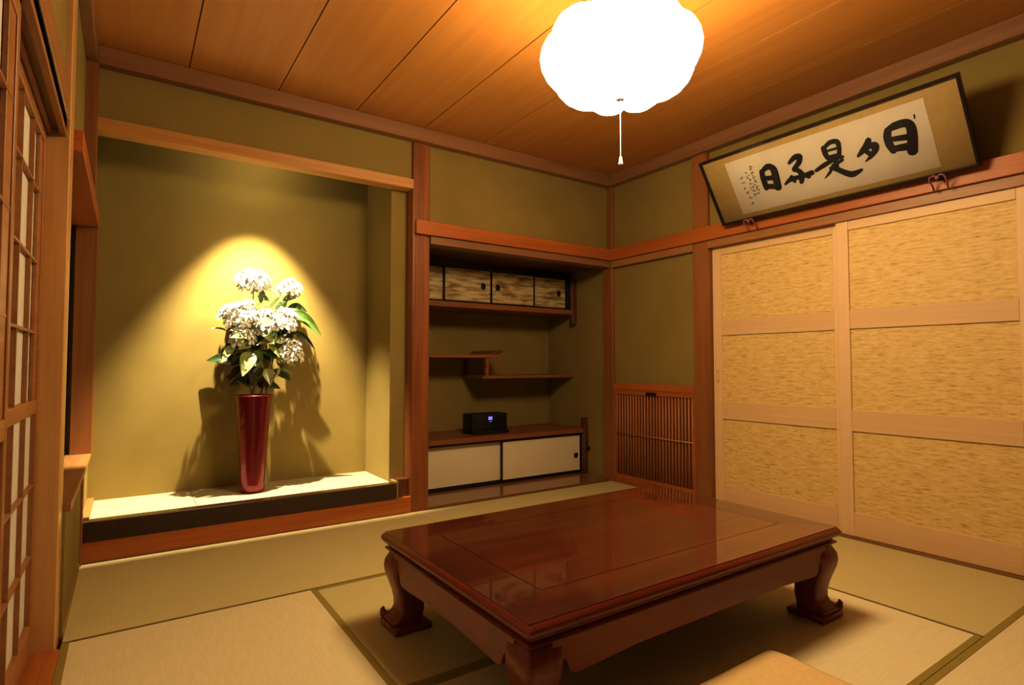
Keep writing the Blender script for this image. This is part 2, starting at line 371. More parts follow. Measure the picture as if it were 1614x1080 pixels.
# ------------------------------------------------------------------ paper screens (left)
def shoji(n, x, y0, y1, label):
    """x = room-side face of the frame; paper sits 16 mm behind it"""
    r = sroot('door_%d' % n, label, 'paper screen', (x-0.015, (y0+y1)/2, 0.012))
    st = 0.032; d = 0.026
    f = MB()
    f.box(x-d, x, y0, y0+st, 0.013, 1.758, bev=0.002).box(x-d, x, y1-st, y1, 0.013, 1.758, bev=0.002)
    f.build('stile', M['shoji_z'], r)
    f = MB()
    for z0, z1 in ((0.013, 0.115), (0.80, 0.845), (1.70, 1.758)): f.box(x-d, x, y0+st, y1-st, z0, z1, bev=0.002)
    f.box(x-0.014, x-0.004, y1-st-0.075, y1-st, 0.845, 1.70, bev=0.001).box(x-0.014, x-0.004, y0+st, y0+st+0.075, 0.845, 1.70, bev=0.001)
    f.build('rail', M['shoji_y'], r)
    k = MB()
    for z in (0.335, 0.565, 1.06, 1.285, 1.515): k.box(x-0.015, x-0.003, y0+st, y1-st, z-0.004, z+0.004)
    nb = 4
    for i in range(1, nb):
        yy = y0+st + (y1-y0-2*st)*i/nb
        k.box(x-0.015, x-0.003, yy-0.004, yy+0.004, 0.115, 1.70)
    k.build('lattice', M['shoji_y'], r)
    box(x-0.019, x-0.0155, y0+0.01, y1-0.01, 0.05, 1.74).build('paper', M['shoji_paper'], r)
shoji(1, -0.240, 1.52, 2.449, 'white paper lattice screen beside the honey post, rear track')
shoji(2, -0.206, 0.68, 1.60, 'white paper lattice screen on the left, nearer front track')
shoji(3, -0.240, -0.25, 0.70, 'white paper lattice screen nearest the viewer on the left')

# ------------------------------------------------------------------ sliding panel doors (right)
def fusuma(n, x, y0, y1, label, pull_y):
    r = sroot('door_%d' % n, label, 'sliding door', (x+0.012, (y0+y1)/2, 0.010))
    sw = 0.066; d = 0.024
    f = MB()
    f.box(x, x+d, y1-sw, y1, 0.012, 1.768, bev=0.002).box(x, x+d, y0, y0+sw, 0.012, 1.768, bev=0.002)
    f.build('stile', M['fus_z'], r)
    f = MB()
    for z0, z1 in ((0.012, 0.142), (0.588, 0.706), (1.156, 1.262), (1.712, 1.768)): f.box(x+0.001, x+d, y0+sw, y1-sw, z0, z1, bev=0.002)
    f.build('rail', M['fus_y'], r)
    for z0, z1 in ((0.142, 0.588), (0.706, 1.156), (1.262, 1.712)):
        box(x+0.010, x+0.016, y0+sw-0.004, y1-sw+0.004, z0-0.004, z1+0.004).build('reed_panel', M['reed'], r)
    if pull_y is not None:
        p = MB(); ring = []
        for dx, s in ((-0.0015, 1.0), (-0.0015, 0.72)):
            ring.append([(x+dx, pull_y+0.011*s*math.copysign(abs(math.cos(a))**0.6, math.cos(a)), 0.875+0.043*s*math.copysign(abs(math.sin(a))**0.6, math.sin(a))) for a in [2*PI*i/24 for i in range(24)]])
        ring.insert(0, [(x+0.002, q[1], q[2]) for q in ring[0]]); ring.append([(x+0.0015, q[1], q[2]) for q in ring[-1]])
        p.rings(ring, False, True); p.build('finger_pull', M['tan_z'], r, smooth=40)
fusuma(4, 3.333, 0.752, 1.612, 'nearer sliding door with three reed panels, overlapping in front', None)
fusuma(5, 3.366, 1.580, 2.460, 'farther sliding door with three reed panels, beside the reddish post', 2.428)
fusuma(6, 3.366, -0.10, 0.775, 'sliding door with reed panels at the near end of the right wall', None)

# ------------------------------------------------------------------ tatami mats
def tatami(x0, x1, y0, y1, axis, tint, label, hem='hem', hw=0.024, group='tatami mats covering the floor'):
    r = thing('tatami_mat', label, 'tatami mat', ((x0+x1)/2, (y0+y1)/2, -0.03), group)
    e = 0.0008
    across = axis
    m = rush('rush_%d' % len(bpy.data.materials), tint, across)
    box(x0+e, x1-e, y0+e, y1-e, -0.03, 0.0, bev=0.002).build('rush_surface', m, r)
    for s in (0, 1):
        if axis == 'x':
            a, b = (y0, y0+hw) if s == 0 else (y1-hw, y1)
            box(x0+e, x1-e, a+e, b-e, -0.012, 0.0012, bev=0.0005).build('cloth_border', M[hem], r)
        else:
            a, b = (x0, x0+hw) if s == 0 else (x1-hw, x1)
            box(a+e, b-e, y0+e, y1-e, -0.012, 0.0012, bev=0.0005).build('cloth_border', M[hem], r)
T_DULL = (0.78, 0.67, 0.335); T_SHEEN = (0.97, 0.84, 0.52)  # differing rush sheen is painted in: paler tint for the shinier mats
tatami(XL, 1.575, 2.505, 3.436, 'x', T_DULL, 'tatami mat in front of the flower alcove', 'hem_dim', 0.012)
tatami(1.575, 3.322, 2.505, 3.436, 'x', T_DULL, 'tatami mat in front of the shelf recess, behind the table', 'hem_dim', 0.012)
tatami(XL, 0.690, 0.745, 2.505, 'y', T_SHEEN, 'tatami mat beside the paper screens, left of the table')
tatami(0.690, 2.510, 1.585, 2.505, 'x', T_DULL, 'tatami mat under the back half of the table')
tatami(0.690, 2.510, 0.745, 1.585, 'x', T_SHEEN, 'tatami mat under the front half of the table and the cushion')
tatami(2.510, 3.322, 0.745, 2.505, 'y', T_DULL, 'tatami mat along the sliding doors, right of the table', 'hem_dim', 0.012)
tatami(XL, 1.575, YF, 0.745, 'x', T_SHEEN, 'tatami mat just in front of the viewer, left of the cushion')
tatami(1.575, 3.322, YF, 0.745, 'x', T_SHEEN, 'tatami mat with sheen painted in pale, in the lower right corner of the picture')

# ------------------------------------------------------------------ low table
TX0, TX1, TY0, TY1, TZ = 0.796, 2.282, 1.102, 2.046, 0.337
tb = thing('low_table', 'large polished reddish brown low table with curved legs on the tatami', 'table', ((TX0+TX1)/2, (TY0+TY1)/2, 0))
def slab_ring(ins, z, r=0.012):
    pts = []
    for cx, cy, a0 in ((TX1-ins-r, TY1-ins-r, 0), (TX0+ins+r, TY1-ins-r, 90), (TX0+ins+r, TY0+ins+r, 180), (TX1-ins-r, TY0+ins+r, 270)):
        for k in range(5):
            a = math.radians(a0+k*22.5); pts.append((cx+r*math.cos(a), cy+r*math.sin(a), z))
    return pts
edge = [(0.030, 0.296), (0.016, 0.298), (0.006, 0.303), (0.001, 0.311), (0.000, 0.319), (0.003, 0.326), (0.008, 0.331), (0.010, 0.3335), (0.0125, 0.3335), (0.0135, 0.3365)]
MB().rings([slab_ring(i, z) for i, z in edge], True, True).build('tabletop_edge', M['table_side'], tb, smooth=35)
fw = 0.146
fr = MB(); zt0, zt1 = 0.3362, TZ
a0, a1, b0, b1 = TX0+0.014, TX1-0.014, TY0+0.014, TY1-0.014
fr.prism([(a0, b0), (a1, b0), (a1-fw, b0+fw), (a0+fw, b0+fw)], 'z', zt0, zt1)
fr.build('long_border', M['table_x'], tb); fr = MB()
fr.prism([(a0, b1), (a1, b1), (a1-fw, b1-fw), (a0+fw, b1-fw)], 'z', zt0, zt1)
fr.build('long_border', M['table_x'], tb)
fr = MB()
fr.prism([(a0, b0), (a0, b1), (a0+fw, b1-fw), (a0+fw, b0+fw)], 'z', zt0, zt1)
fr.build('short_border', M['table_y'], tb); fr = MB()
fr.prism([(a1, b0), (a1, b1), (a1-fw, b1-fw), (a1-fw, b0+fw)], 'z', zt0, zt1)
fr.build('short_border', M['table_y'], tb)
box(a0+fw+0.004, a1-fw-0.004, b0+fw+0.004, b1-fw-0.004, zt0, zt1).build('centre_panel', M['table_x'], tb)
il = MB()
il.box(a0+fw, a1-fw, b0+fw, b0+fw+0.004, zt0, zt1-0.0004).box(a0+fw, a1-fw, b1-fw-0.004, b1-fw, zt0, zt1-0.0004)
il.box(a0+fw, a0+fw+0.004, b0+fw, b1-fw, zt0, zt1-0.0004).box(a1-fw-0.004, a1-fw, b0+fw, b1-fw, zt0, zt1-0.0004)
il.build('inlay_line', M['inlay'], tb)
MB().rings([slab_ring(i, z, 0.006) for i, z in [(0.016, 0.274), (0.012, 0.279), (0.016, 0.284), (0.024, 0.287), (0.024, 0.297)]], True, True).build('waist_moulding', M['table_side'], tb, smooth=35)
def apron(along, u0, u1, v0, v1):
    """drop board with a cusp beside each leg"""
    n = u1-u0
    pts = [(u0, 0.278), (u0, 0.225), (u0+0.030, 0.226), (u0+0.046, 0.214), (u0+0.058, 0.186), (u0+0.075, 0.176), (u0+0.13, 0.178), (u0+0.3, 0.188)]
    pts += [(u1-0.3, 0.188), (u1-0.13, 0.178), (u1-0.075, 0.176), (u1-0.058, 0.186), (u1-0.046, 0.214), (u1-0.030, 0.226), (u1, 0.225), (u1, 0.278)]
    MB().prism(pts, 'y' if along == 'x' else 'x', v0, v1, bev=0.002).build('apron', M['table_side'] , tb)
li = 0.058
apron('x', TX0+li+0.03, TX1-li-0.03, TY0+0.019, TY0+0.046)
apron('x', TX0+li+0.03, TX1-li-0.03, TY1-0.046, TY1-0.019)
apron('y', TY0+li+0.03, TY1-li-0.03, TX0+0.019, TX0+0.046)
apron('y', TY0+li+0.03, TY1-li-0.03, TX1-0.046, TX1-0.019)
legprof = [(0.279, 0.010, 0.050), (0.262, 0.002, 0.055), (0.240, -0.006, 0.058), (0.215, -0.009, 0.058), (0.190, -0.008, 0.055), (0.160, -0.002, 0.051),
           (0.130, 0.004, 0.048), (0.100, 0.008, 0.046), (0.075, 0.008, 0.046), (0.058, 0.004, 0.048), (0.046, -0.003, 0.054), (0.038, -0.008, 0.059), (0.030, -0.009, 0.060), (0.022, -0.006, 0.057)]
for sx in (-1, 1):
    for sy in (-1, 1):
        cx = TX0+0.074 if sx < 0 else TX1-0.074; cy = TY0+0.074 if sy < 0 else TY1-0.074
        rings = []
        for z, off, h in legprof:      # off: how far the centre slides inward along the diagonal
            ox, oy = cx-sx*off, cy-sy*off; rr = h*0.32; ring = []
            for qx, qy, a0_ in ((1, 1, 0), (-1, 1, 90), (-1, -1, 180), (1, -1, 270)):
                for k in range(4):
                    a = math.radians(a0_+k*30); ring.append((ox+qx*(h-rr)+rr*math.cos(a), oy+qy*(h-rr)+rr*math.sin(a), z))
            rings.append(ring)
        lg = MB().rings(rings).build('leg', M['table_leg'], tb, smooth=60)
        # scrolled toe on the outer corner and the flat pad on the mat
        p = MB()
        p.box(cx-0.072, cx+0.072, cy-0.072, cy+0.072, 0.0015, 0.023, bev=0.004)
        tx, ty = cx+sx*0.052, cy+sy*0.052
        dxy = Vector((sx, sy, 0)).normalized()
        pts = [Vector((tx, ty, 0.020))+dxy*t_+Vector((0, 0, z_)) for t_, z_ in ((-0.03, 0.012), (-0.008, 0.010), (0.006, 0.012), (0.015, 0.020), (0.018, 0.032), (0.014, 0.042))]
        p.tube(pts, [0.022, 0.021, 0.018, 0.014, 0.009, 0.003], 10)
        p.build('foot', M['table_leg'], tb, smooth=50)

# ------------------------------------------------------------------ floor cushion
def cushion():
    x0, x1, y0, y1 = 1.150, 1.735, 0.480, 1.076
    m = MB(); n = 28; top = []; bot = []
    def hgt(u, v):
        e = (1-abs(2*u-1)**12)*(1-abs(2*v-1)**12)
        return max(0, e)**0.45
    bm = m.bm
    vt = [[None]*(n+1) for _ in range(n+1)]; vb = [[None]*(n+1) for _ in range(n+1)]
    for i in range(n+1):
        for j in range(n+1):
            u, v = i/n, j/n; h = hgt(u, v)
            px = 0.006*math.sin(PI*v)*(1 if u > 0.5 else -1)*abs(2*u-1)**3*-1
            py = 0.006*math.sin(PI*u)*(1 if v > 0.5 else -1)*abs(2*v-1)**3*-1
            dim = 0.012*math.exp(-((u-.5)**2+(v-.5)**2)/0.004)
            wr = 0.0015*noise.noise(Vector((u*9, v*9, 1)))
            X, Y = x0+(x1-x0)*u+px, y0+(y1-y0)*v+py
            vt[i][j] = bm.verts.new((X, Y, 0.026+0.040*h-dim+wr*h))
            vb[i][j] = vt[i][j] if i in (0, n) or j in (0, n) else bm.verts.new((X, Y, 0.026-0.0245*h))
    for i in range(n):
        for j in range(n):
            bm.faces.new((vt[i][j], vt[i+1][j], vt[i+1][j+1], vt[i][j+1]))
            bm.faces.new((vb[i][j], vb[i][j+1], vb[i+1][j+1], vb[i+1][j]))
    r = thing('floor_cushion', 'golden tan square floor cushion on the mat in front of the table', 'cushion', ((x0+x1)/2, (y0+y1)/2, 0))
    m.build('cover', M['zabuton'], r, smooth=True)
    t = MB()
    cxy = ((x0+x1)/2, (y0+y1)/2)
    for k in range(4):
        a = k*PI/2+0.4
        t.tube([(cxy[0], cxy[1], 0.055), (cxy[0]+0.012*math.cos(a), cxy[1]+0.012*math.sin(a), 0.060), (cxy[0]+0.028*math.cos(a), cxy[1]+0.028*math.sin(a), 0.0625)], 0.0016, 6)
    t.build('tuft', M['zabuton'], r)
    rim = MB(); pts = []
    for i in range(n+1): pts.append(Vector((x0+(x1-x0)*i/n, y0+0.006*math.sin(PI*i/n), 0.026)))
    for i in range(1, n+1): pts.append(Vector((x1-0.006*math.sin(PI*i/n), y0+(y1-y0)*i/n, 0.026)))
    for i in range(1, n+1): pts.append(Vector((x1-(x1-x0)*i/n, y1-0.006*math.sin(PI*i/n), 0.026)))
    for i in range(1, n+1): pts.append(Vector((x0+0.006*math.sin(PI*i/n), y1-(y1-y0)*i/n, 0.026)))
    rim.tube(pts, 0.003, 6); rim.build('seam_piping', M['zabuton'], r, smooth=True)
cushion()

# ------------------------------------------------------------------ shelf recess
lc = thing('low_cabinet', 'low cabinet with two cream sliding doors on the recess floor', 'cabinet', (2.52, 4.05, 0.012))
box(1.565, 3.350, 3.765, 4.30, 0.362, 0.398, bev=0.002).build('top_board', M['shelf'], lc)
MB().box(1.565, 3.350, 3.80, 4.29, 0.013, 0.030).box(1.565, 3.350, 3.80, 4.29, 0.345, 0.362).box(1.565, 1.60, 3.80, 4.29, 0.03, 0.345).box(3.318, 3.350, 3.80, 4.29, 0.03, 0.345).box(1.60, 3.318, 4.26, 4.29, 0.03, 0.345).build('carcass', M['black'], lc)
def cdoor(x0, x1, y, knob):
    d = box(x0+0.012, x1-0.012, y, y+0.012, 0.036, 0.340).build('door', M['cream'], lc)
    f = MB().box(x0, x0+0.013, y-0.002, y+0.014, 0.030, 0.345).box(x1-0.013, x1, y-0.002, y+0.014, 0.030, 0.345)
    f.box(x0, x1, y-0.002, y+0.014, 0.030, 0.038).box(x0, x1, y-0.002, y+0.014, 0.338, 0.345)
    f.build('door_frame', M['black'], d)
    MB().rings([[(knob[0]+rr*math.cos(2*PI*k/20), yy, knob[1]+rr*math.sin(2*PI*k/20)) for k in range(20)] for rr, yy in ((0.024, y+0.002), (0.024, y-0.002), (0.018, y-0.002), (0.017, y-0.0008))], True, True).build('finger_pull', M['bronze'], d, smooth=40)
cdoor(1.610, 2.525, 3.825, (1.70, 0.185)); cdoor(2.485, 3.318, 3.800, (3.262, 0.165))
box(3.318, 3.352, 3.745, 3.795, 0.013, 0.495, bev=0.002).build('end_post', M['darkred_x'], lc)

wc = thing('wall_cupboard', 'small hanging cupboard with gold streaked doors high in the recess', 'cupboard', (2.52, 4.1, 1.41))
box(1.565, 3.350, 3.885, 4.30, 1.405, 1.447, bev=0.002).build('bottom_board', M['shelf'], wc)
MB().box(1.565, 3.30, 3.92, 4.29, 1.447, 1.458).box(1.565, 3.30, 3.92, 4.29, 1.725, 1.784).box(1.565, 1.60, 3.92, 4.29, 1.458, 1.725).box(3.268, 3.30, 3.92, 4.29, 1.458, 1.725).box(1.6, 3.27, 4.25, 4.29, 1.458, 1.725).build('carcass', M['black'], wc)
for x0, x1, y, kx in ((1.605, 2.040, 3.935, None), (2.022, 2.470, 3.918, 2.385), (2.452, 2.905, 3.918, 2.525), (2.888, 3.272, 3.935, 3.185)):
    d = box(x0+0.014, x1-0.014, y, y+0.010, 1.462, 1.720).build('door', M['gold'], wc)
    f = MB().box(x0, x0+0.015, y-0.002, y+0.012, 1.456, 1.727).box(x1-0.015, x1, y-0.002, y+0.012, 1.456, 1.727).box(x0, x1, y-0.002, y+0.012, 1.456, 1.464).box(x0, x1, y-0.002, y+0.012, 1.718, 1.727)
    f.build('door_frame', M['black'], d)
    if kx:
        MB().rings([[(kx+rr*0.8*math.cos(2*PI*k/20), yy, 1.592+rr*math.sin(2*PI*k/20)) for k in range(20)] for rr, yy in ((0.028, y+0.002), (0.028, y-0.002), (0.02, y-0.002), (0.019, y-0.0008))], True, True).build('finger_pull', M['hole'], d, smooth=40)
box(3.292, 3.345, 3.875, 3.915, 1.318, 1.725, bev=0.003).build('end_post', M['darkred_x'], wc)

s1 = thing('wall_shelf', 'upper staggered wall shelf with raised lip, left in the recess', 'shelf', (2.05, 4.12, 1.01), 'staggered shelves')
box(1.562, 2.555, 3.94, 4.30, 1.012, 1.040, bev=0.002).build('shelf_board', M['shelf'], s1)
MB().prism([(2.440, 1.040), (2.470, 1.048), (2.500, 1.070), (2.560, 1.078), (2.590, 1.074), (2.592, 1.064), (2.560, 1.046), (2.556, 1.040)], 'y', 3.942, 4.298).build('end_lip', M['darkred_x'], s1)
s2 = thing('wall_shelf', 'lower staggered wall shelf, right in the recess', 'shelf', (2.85, 4.12, 0.84), 'staggered shelves')
box(2.400, 3.350, 3.94, 4.30, 0.842, 0.867, bev=0.002).build('shelf_board', M['shelf'], s2)
box(2.432, 2.462, 3.955, 3.985, 0.867, 1.0118).build('strut', M['shelf'], s2); box(2.432, 2.462, 4.25, 4.28, 0.867, 1.0118).build('strut', M['shelf'], s2)

# clock radio
ck = thing('digital_clock', 'black digital clock radio with small blue display on the low cabinet', 'clock', (2.43, 3.98, 0.399))
MB().box(2.275, 2.610, 3.905, 4.06, 0.400, 0.560, bev=0.008, seg=2).build('case', M['plastic'], ck, smooth=30)
MB().box(2.272, 2.615, 3.880, 3.92, 0.400, 0.425, bev=0.006, seg=2).build('front_ledge', M['plastic'], ck, smooth=30)
box(2.405, 2.492, 3.9025, 3.9055, 0.490, 0.548).build('display', plain('dark_blue_display', (0.01, 0.01, 0.05), 0.2), ck)
dd = MB()
for k in range(2):
    x = 2.428+k*0.020
    for z0, z1 in ((0.510, 0.513), (0.5215, 0.5245), (0.533, 0.536)): dd.box(x, x+0.013, 3.9015, 3.9024, z0, z1)
    dd.box(x, x+0.003, 3.9015, 3.9024, 0.510, 0.536); dd.box(x+0.010, x+0.013, 3.9015, 3.9024, 0.510, 0.536)
dd.build('digits', M['bluewhite'], ck)
bd = MB()
bd.box(2.436, 2.462, 3.9018, 3.9024, 0.496, 0.4985)
bd.build('indicator', M['blue'], ck)
cord = MB()
cord.tube([(3.338, 3.737, 0.43), (3.344, 3.735, 0.33), (3.340, 3.730, 0.24), (3.310, 3.732, 0.195), (3.275, 3.738, 0.160), (3.268, 3.739, 0.115), (3.285, 3.738, 0.070), (3.32, 3.738, 0.0145)], 0.0022, 6)
cp = tag(cord.build('power_cord', M['plastic'], None, True, org=(3.33, 3.75, 0.03)), 'thin dark cord hanging by the right end of the low cabinet', 'cord')
MB().box(3.322, 3.344, 3.705, 3.738, 0.222, 0.246, bev=0.003).build('plug', M['plastic'], cp)

# ------------------------------------------------------------------ bamboo lattice on the right wall
lt = thing('lattice_panel', 'low reddish bamboo slat panel on the right wall near the corner', 'lattice panel', (3.345, 3.0, 0))
f = MB().box(3.324, 3.352, 2.594, 3.400, 0.752, 0.806, bev=0.002).box(3.327, 3.352, 2.594, 3.400, 0.716, 0.752, bev=0.002)
f.box(3.327, 3.352, 2.594, 3.400, 0.012, 0.070, bev=0.002).box(3.328, 3.352, 2.594, 2.612, 0.07, 0.716).box(3.328, 3.352, 3.372, 3.400, 0.07, 0.716)
f.build('frame', M['red_y'], lt)
box(3.346, 3.352, 2.61, 3.375, 0.07, 0.72).build('back_board', M['bambooback'], lt)
sl = MB(); y = 2.622
rnd = random.Random(4)
while y < 3.368:
    sl.tube([(3.337, y, 0.065), (3.337, y+rnd.uniform(-.001, .001), 0.4), (3.337, y, 0.72)], 0.0064, 8); y += 0.0298
sl.build('bamboo_slats', M['bamboo'], lt, smooth=True)
MB().tube([(3.331, 2.61, 0.40), (3.331, 3.375, 0.40)], 0.006, 8).build('cross_bar', M['bamboo'], lt, smooth=True)
box(3.3225, 3.328, 2.945, 3.045, 0.718, 0.742, bev=0.001).build('finger_pull', M['hole'], lt)

# ------------------------------------------------------------------ framed calligraphy
PB = Vector((3.25, 2.287, 1.875)); EU = Vector((0, -1, 0)); EV = Vector((-0.245, 0, 0.37)).normalized(); EN = EU.cross(EV).normalized()
if EN.x > 0: EN = -EN
W_, H_ = 1.3723, 0.4438
def pp(u, v, w=0.0): return PB + EU*u + EV*v + EN*w
pic = thing('framed_calligraphy', 'long black framed brush calligraphy leaning out over the sliding doors', 'framed calligraphy', PB)
def slab(mb, u0, u1, v0, v1, w0, w1):
    tb = bmesh.new(); vs = [tb.verts.new(pp(u, v, w)) for w in (w0, w1) for u, v in ((u0, v0), (u1, v0), (u1, v1), (u0, v1))]
    for q in ((0, 1, 2, 3), (7, 6, 5, 4), (0, 4, 5, 1), (1, 5, 6, 2), (2, 6, 7, 3), (3, 7, 4, 0)): tb.faces.new([vs[i] for i in q])
    bmesh.ops.recalc_face_normals(tb, faces=list(tb.faces))
    bmesh.ops.bevel(tb, geom=list(tb.edges), offset=0.0015, segments=1, affect='EDGES') if min(u1-u0, v1-v0, w1-w0) > 0.004 else None
    mb._merge(tb)
fm = MB(); t_ = 0.014
slab(fm, 0, W_, 0, t_, -0.018, 0.006); slab(fm, 0, W_, H_-t_, H_, -0.018, 0.006)
slab(fm, 0, t_, t_, H_-t_, -0.018, 0.006); slab(fm, W_-t_, W_, t_, H_-t_, -0.018, 0.006)
slab(fm, 0.005, W_-0.005, 0.005, H_-0.005, -0.018, -0.012)
fm.build('frame', M['frame'], pic)
mt = MB(); slab(mt, t_-0.002, W_-t_+0.002, t_-0.002, H_-t_+0.002, -0.012, -0.009); mt.build('mount', M['mount'], pic)
PU0, PU1, PV0, PV1 = 0.160, 1.222, 0.042, 0.387
ps = MB(); slab(ps, PU0, PU1, PV0, PV1, -0.009, -0.0078); paper = ps.build('paper_sheet', M['paper'], pic)
STROKES = [
 [(1.0505, 0.2875, 0.0239), (1.0406, 0.2576, 0.0258), (1.0407, 0.2164, 0.0258), (1.0496, 0.1795, 0.0215)],
 [(1.0476, 0.2885, 0.0183), (1.0844, 0.2987, 0.0279), (1.1297, 0.2966, 0.0285), (1.146, 0.2712, 0.0297), (1.1413, 0.2187, 0.0324), (1.1273, 0.1539, 0.033)],
 [(1.0605, 0.238, 0.0182), (1.117, 0.2287, 0.0222)], [(1.0489, 0.1896, 0.0217), (1.1183, 0.1812, 0.0279)],
 [(0.9560, 0.268, 0.020), (0.9420, 0.246, 0.024), (0.918, 0.224, 0.022), (0.8900, 0.203, 0.010)],
 [(0.9400, 0.236, 0.020), (0.9760, 0.236, 0.024), (0.9740, 0.212, 0.024), (0.9480, 0.184, 0.016), (0.9156, 0.1648, 0.004)],
 [(0.9300, 0.222, 0.018), (0.9480, 0.192, 0.016)],
 [(0.7398, 0.298, 0.0201), (0.7399, 0.2654, 0.0206), (0.7449, 0.2392, 0.0174)],
 [(0.7419, 0.2973, 0.0139), (0.7789, 0.3171, 0.0184), (0.8131, 0.3093, 0.0194), (0.8137, 0.2733, 0.0164), (0.8023, 0.2329, 0.0154)],
 [(0.7525, 0.2775, 0.0093), (0.8038, 0.2766, 0.0105)], [(0.7456, 0.2414, 0.0154), (0.8043, 0.2403, 0.0138)],
 [(0.6691, 0.1903, 0.0143), (0.7165, 0.2068, 0.0191), (0.7734, 0.2219, 0.0154), (0.8191, 0.2235, 0.0107)],
 [(0.7834, 0.2309, 0.0185), (0.7716, 0.1692, 0.019)], [(0.7805, 0.1952, 0.0111), (0.8117, 0.2073, 0.0123)],
 [(0.7614, 0.1929, 0.0142), (0.7306, 0.1567, 0.0114), (0.6987, 0.1341, 0.0032)],
 [(0.7432, 0.182, 0.0111), (0.778, 0.1606, 0.0206), (0.8134, 0.1302, 0.0232), (0.842, 0.1168, 0.0251), (0.8871, 0.1275, 0.0107)],
 [(0.5399, 0.2746, 0.0132), (0.5785, 0.2967, 0.0223), (0.6056, 0.2923, 0.023), (0.5893, 0.2592, 0.0214), (0.5532, 0.2315, 0.0164), (0.5739, 0.2191, 0.0196), (0.5855, 0.1914, 0.0245), (0.5723, 0.15, 0.0185)],
 [(0.479, 0.1606, 0.0087), (0.5196, 0.1802, 0.0206), (0.5817, 0.1795, 0.018), (0.6415, 0.185, 0.0214)],
 [(0.5274, 0.1911, 0.0185), (0.5364, 0.1621, 0.0138)], [(0.6004, 0.187, 0.0164), (0.6188, 0.1686, 0.018)],
 [(0.3704, 0.2736, 0.021), (0.3655, 0.2295, 0.025), (0.3644, 0.17, 0.0232)],
 [(0.372, 0.2731, 0.0175), (0.4143, 0.2908, 0.026), (0.4417, 0.2681, 0.0288), (0.4398, 0.2168, 0.0312), (0.4328, 0.1555, 0.0312)],
 [(0.3784, 0.2275, 0.021), (0.4368, 0.2159, 0.0225)], [(0.3673, 0.1784, 0.023), (0.4351, 0.1595, 0.025)],
 [(1.1717, 0.3221, 0.0052), (1.1702, 0.305, 0.0039)]]
def brush(mb, st, lift):
    """a flat brush stroke: rounded ribbon through the points with varying width"""
    P = [Vector((a, b)) for a, b, _ in st]; Wd = [w for _, _, w in st]
    Q, R = [], []
    for i in range(len(P)-1):
        p0, p1, p2, p3 = P[max(i-1, 0)], P[i], P[i+1], P[min(i+2, len(P)-1)]
        for k in range(8):
            t = k/8
            Q.append(0.5*((2*p1)+(p2-p0)*t+(2*p0-5*p1+4*p2-p3)*t*t+(3*p1-p0-3*p2+p3)*t**3)); R.append(Wd[i]*(1-t)+Wd[i+1]*t)
    Q.append(P[-1]); R.append(Wd[-1])
    left, right = [], []
    for i, q in enumerate(Q):
        d = (Q[min(i+1, len(Q)-1)]-Q[max(i-1, 0)]).normalized(); n = Vector((-d.y, d.x))
        left.append(q+n*R[i]/2); right.append(q-n*R[i]/2)
    for i in range(len(Q)-1):
        mb.face([pp(*left[i], lift), pp(*left[i+1], lift), pp(*right[i+1], lift), pp(*right[i], lift)])
    for q, r_ in ((Q[0], R[0]), (Q[-1], R[-1])):
        mb.face([pp(q.x+r_/2*math.cos(2*PI*k/14), q.y+r_/2*math.sin(2*PI*k/14), lift+0.0001) for k in range(14)])
nst = [4, 3, 9, 4, 4, 1]; k0 = 0
for cnt in nst:
    ink = MB()
    for i in range(k0, k0+cnt): brush(ink, [(a, b, w*1.42) for a, b, w in STROKES[i]], -0.0076+0.00004*i)
    ink.build('brush_character' if cnt > 1 else 'seal_mark', M['ink'], paper); k0 += cnt
rnd = random.Random(11); k = 0
for (u0, v0), (u1, v1), n_ in (((0.311, 0.328), (0.304, 0.149), 9), ((0.277, 0.293), (0.274, 0.152), 7), ((0.231, 0.273), (0.246, 0.103), 6)):
    sm = MB()
    for i in range(n_):
        t = i/(n_-1); cu, cv = u0+(u1-u0)*t, v0+(v1-v0)*t
        for s in range(3):
            a = (cu+rnd.uniform(-.010, .010), cv+rnd.uniform(-.007, .007)); ang = rnd.choice([0.1, 0.2, -1.2, -1.5, -0.7]); L = rnd.uniform(.008, .016)
            brush(sm, [(a[0], a[1], 0.0045), (a[0]+L*math.cos(ang), a[1]+L*math.sin(ang), 0.0025)], -0.0076+0.00001*(k % 7)); k += 1
    o = sm.build('inscription_column', M['ink'], paper); o['kind'] = 'stuff'
gp = MB(); gp.face([pp(t_-0.001, t_-0.001, -0.002), pp(W_-t_+0.001, t_-0.001, -0.002), pp(W_-t_+0.001, H_-t_+0.001, -0.002), pp(t_-0.001, H_-t_+0.001, -0.002)])
gp.build('glass', M['pglass'], pic)
for u in (0.30, 1.07): MB().tube([pp(u, H_*0.8, -0.017), Vector((3.356, PB.y-u, 2.33))], 0.0025, 6).build('hanging_cord', M['mauve'], pic)
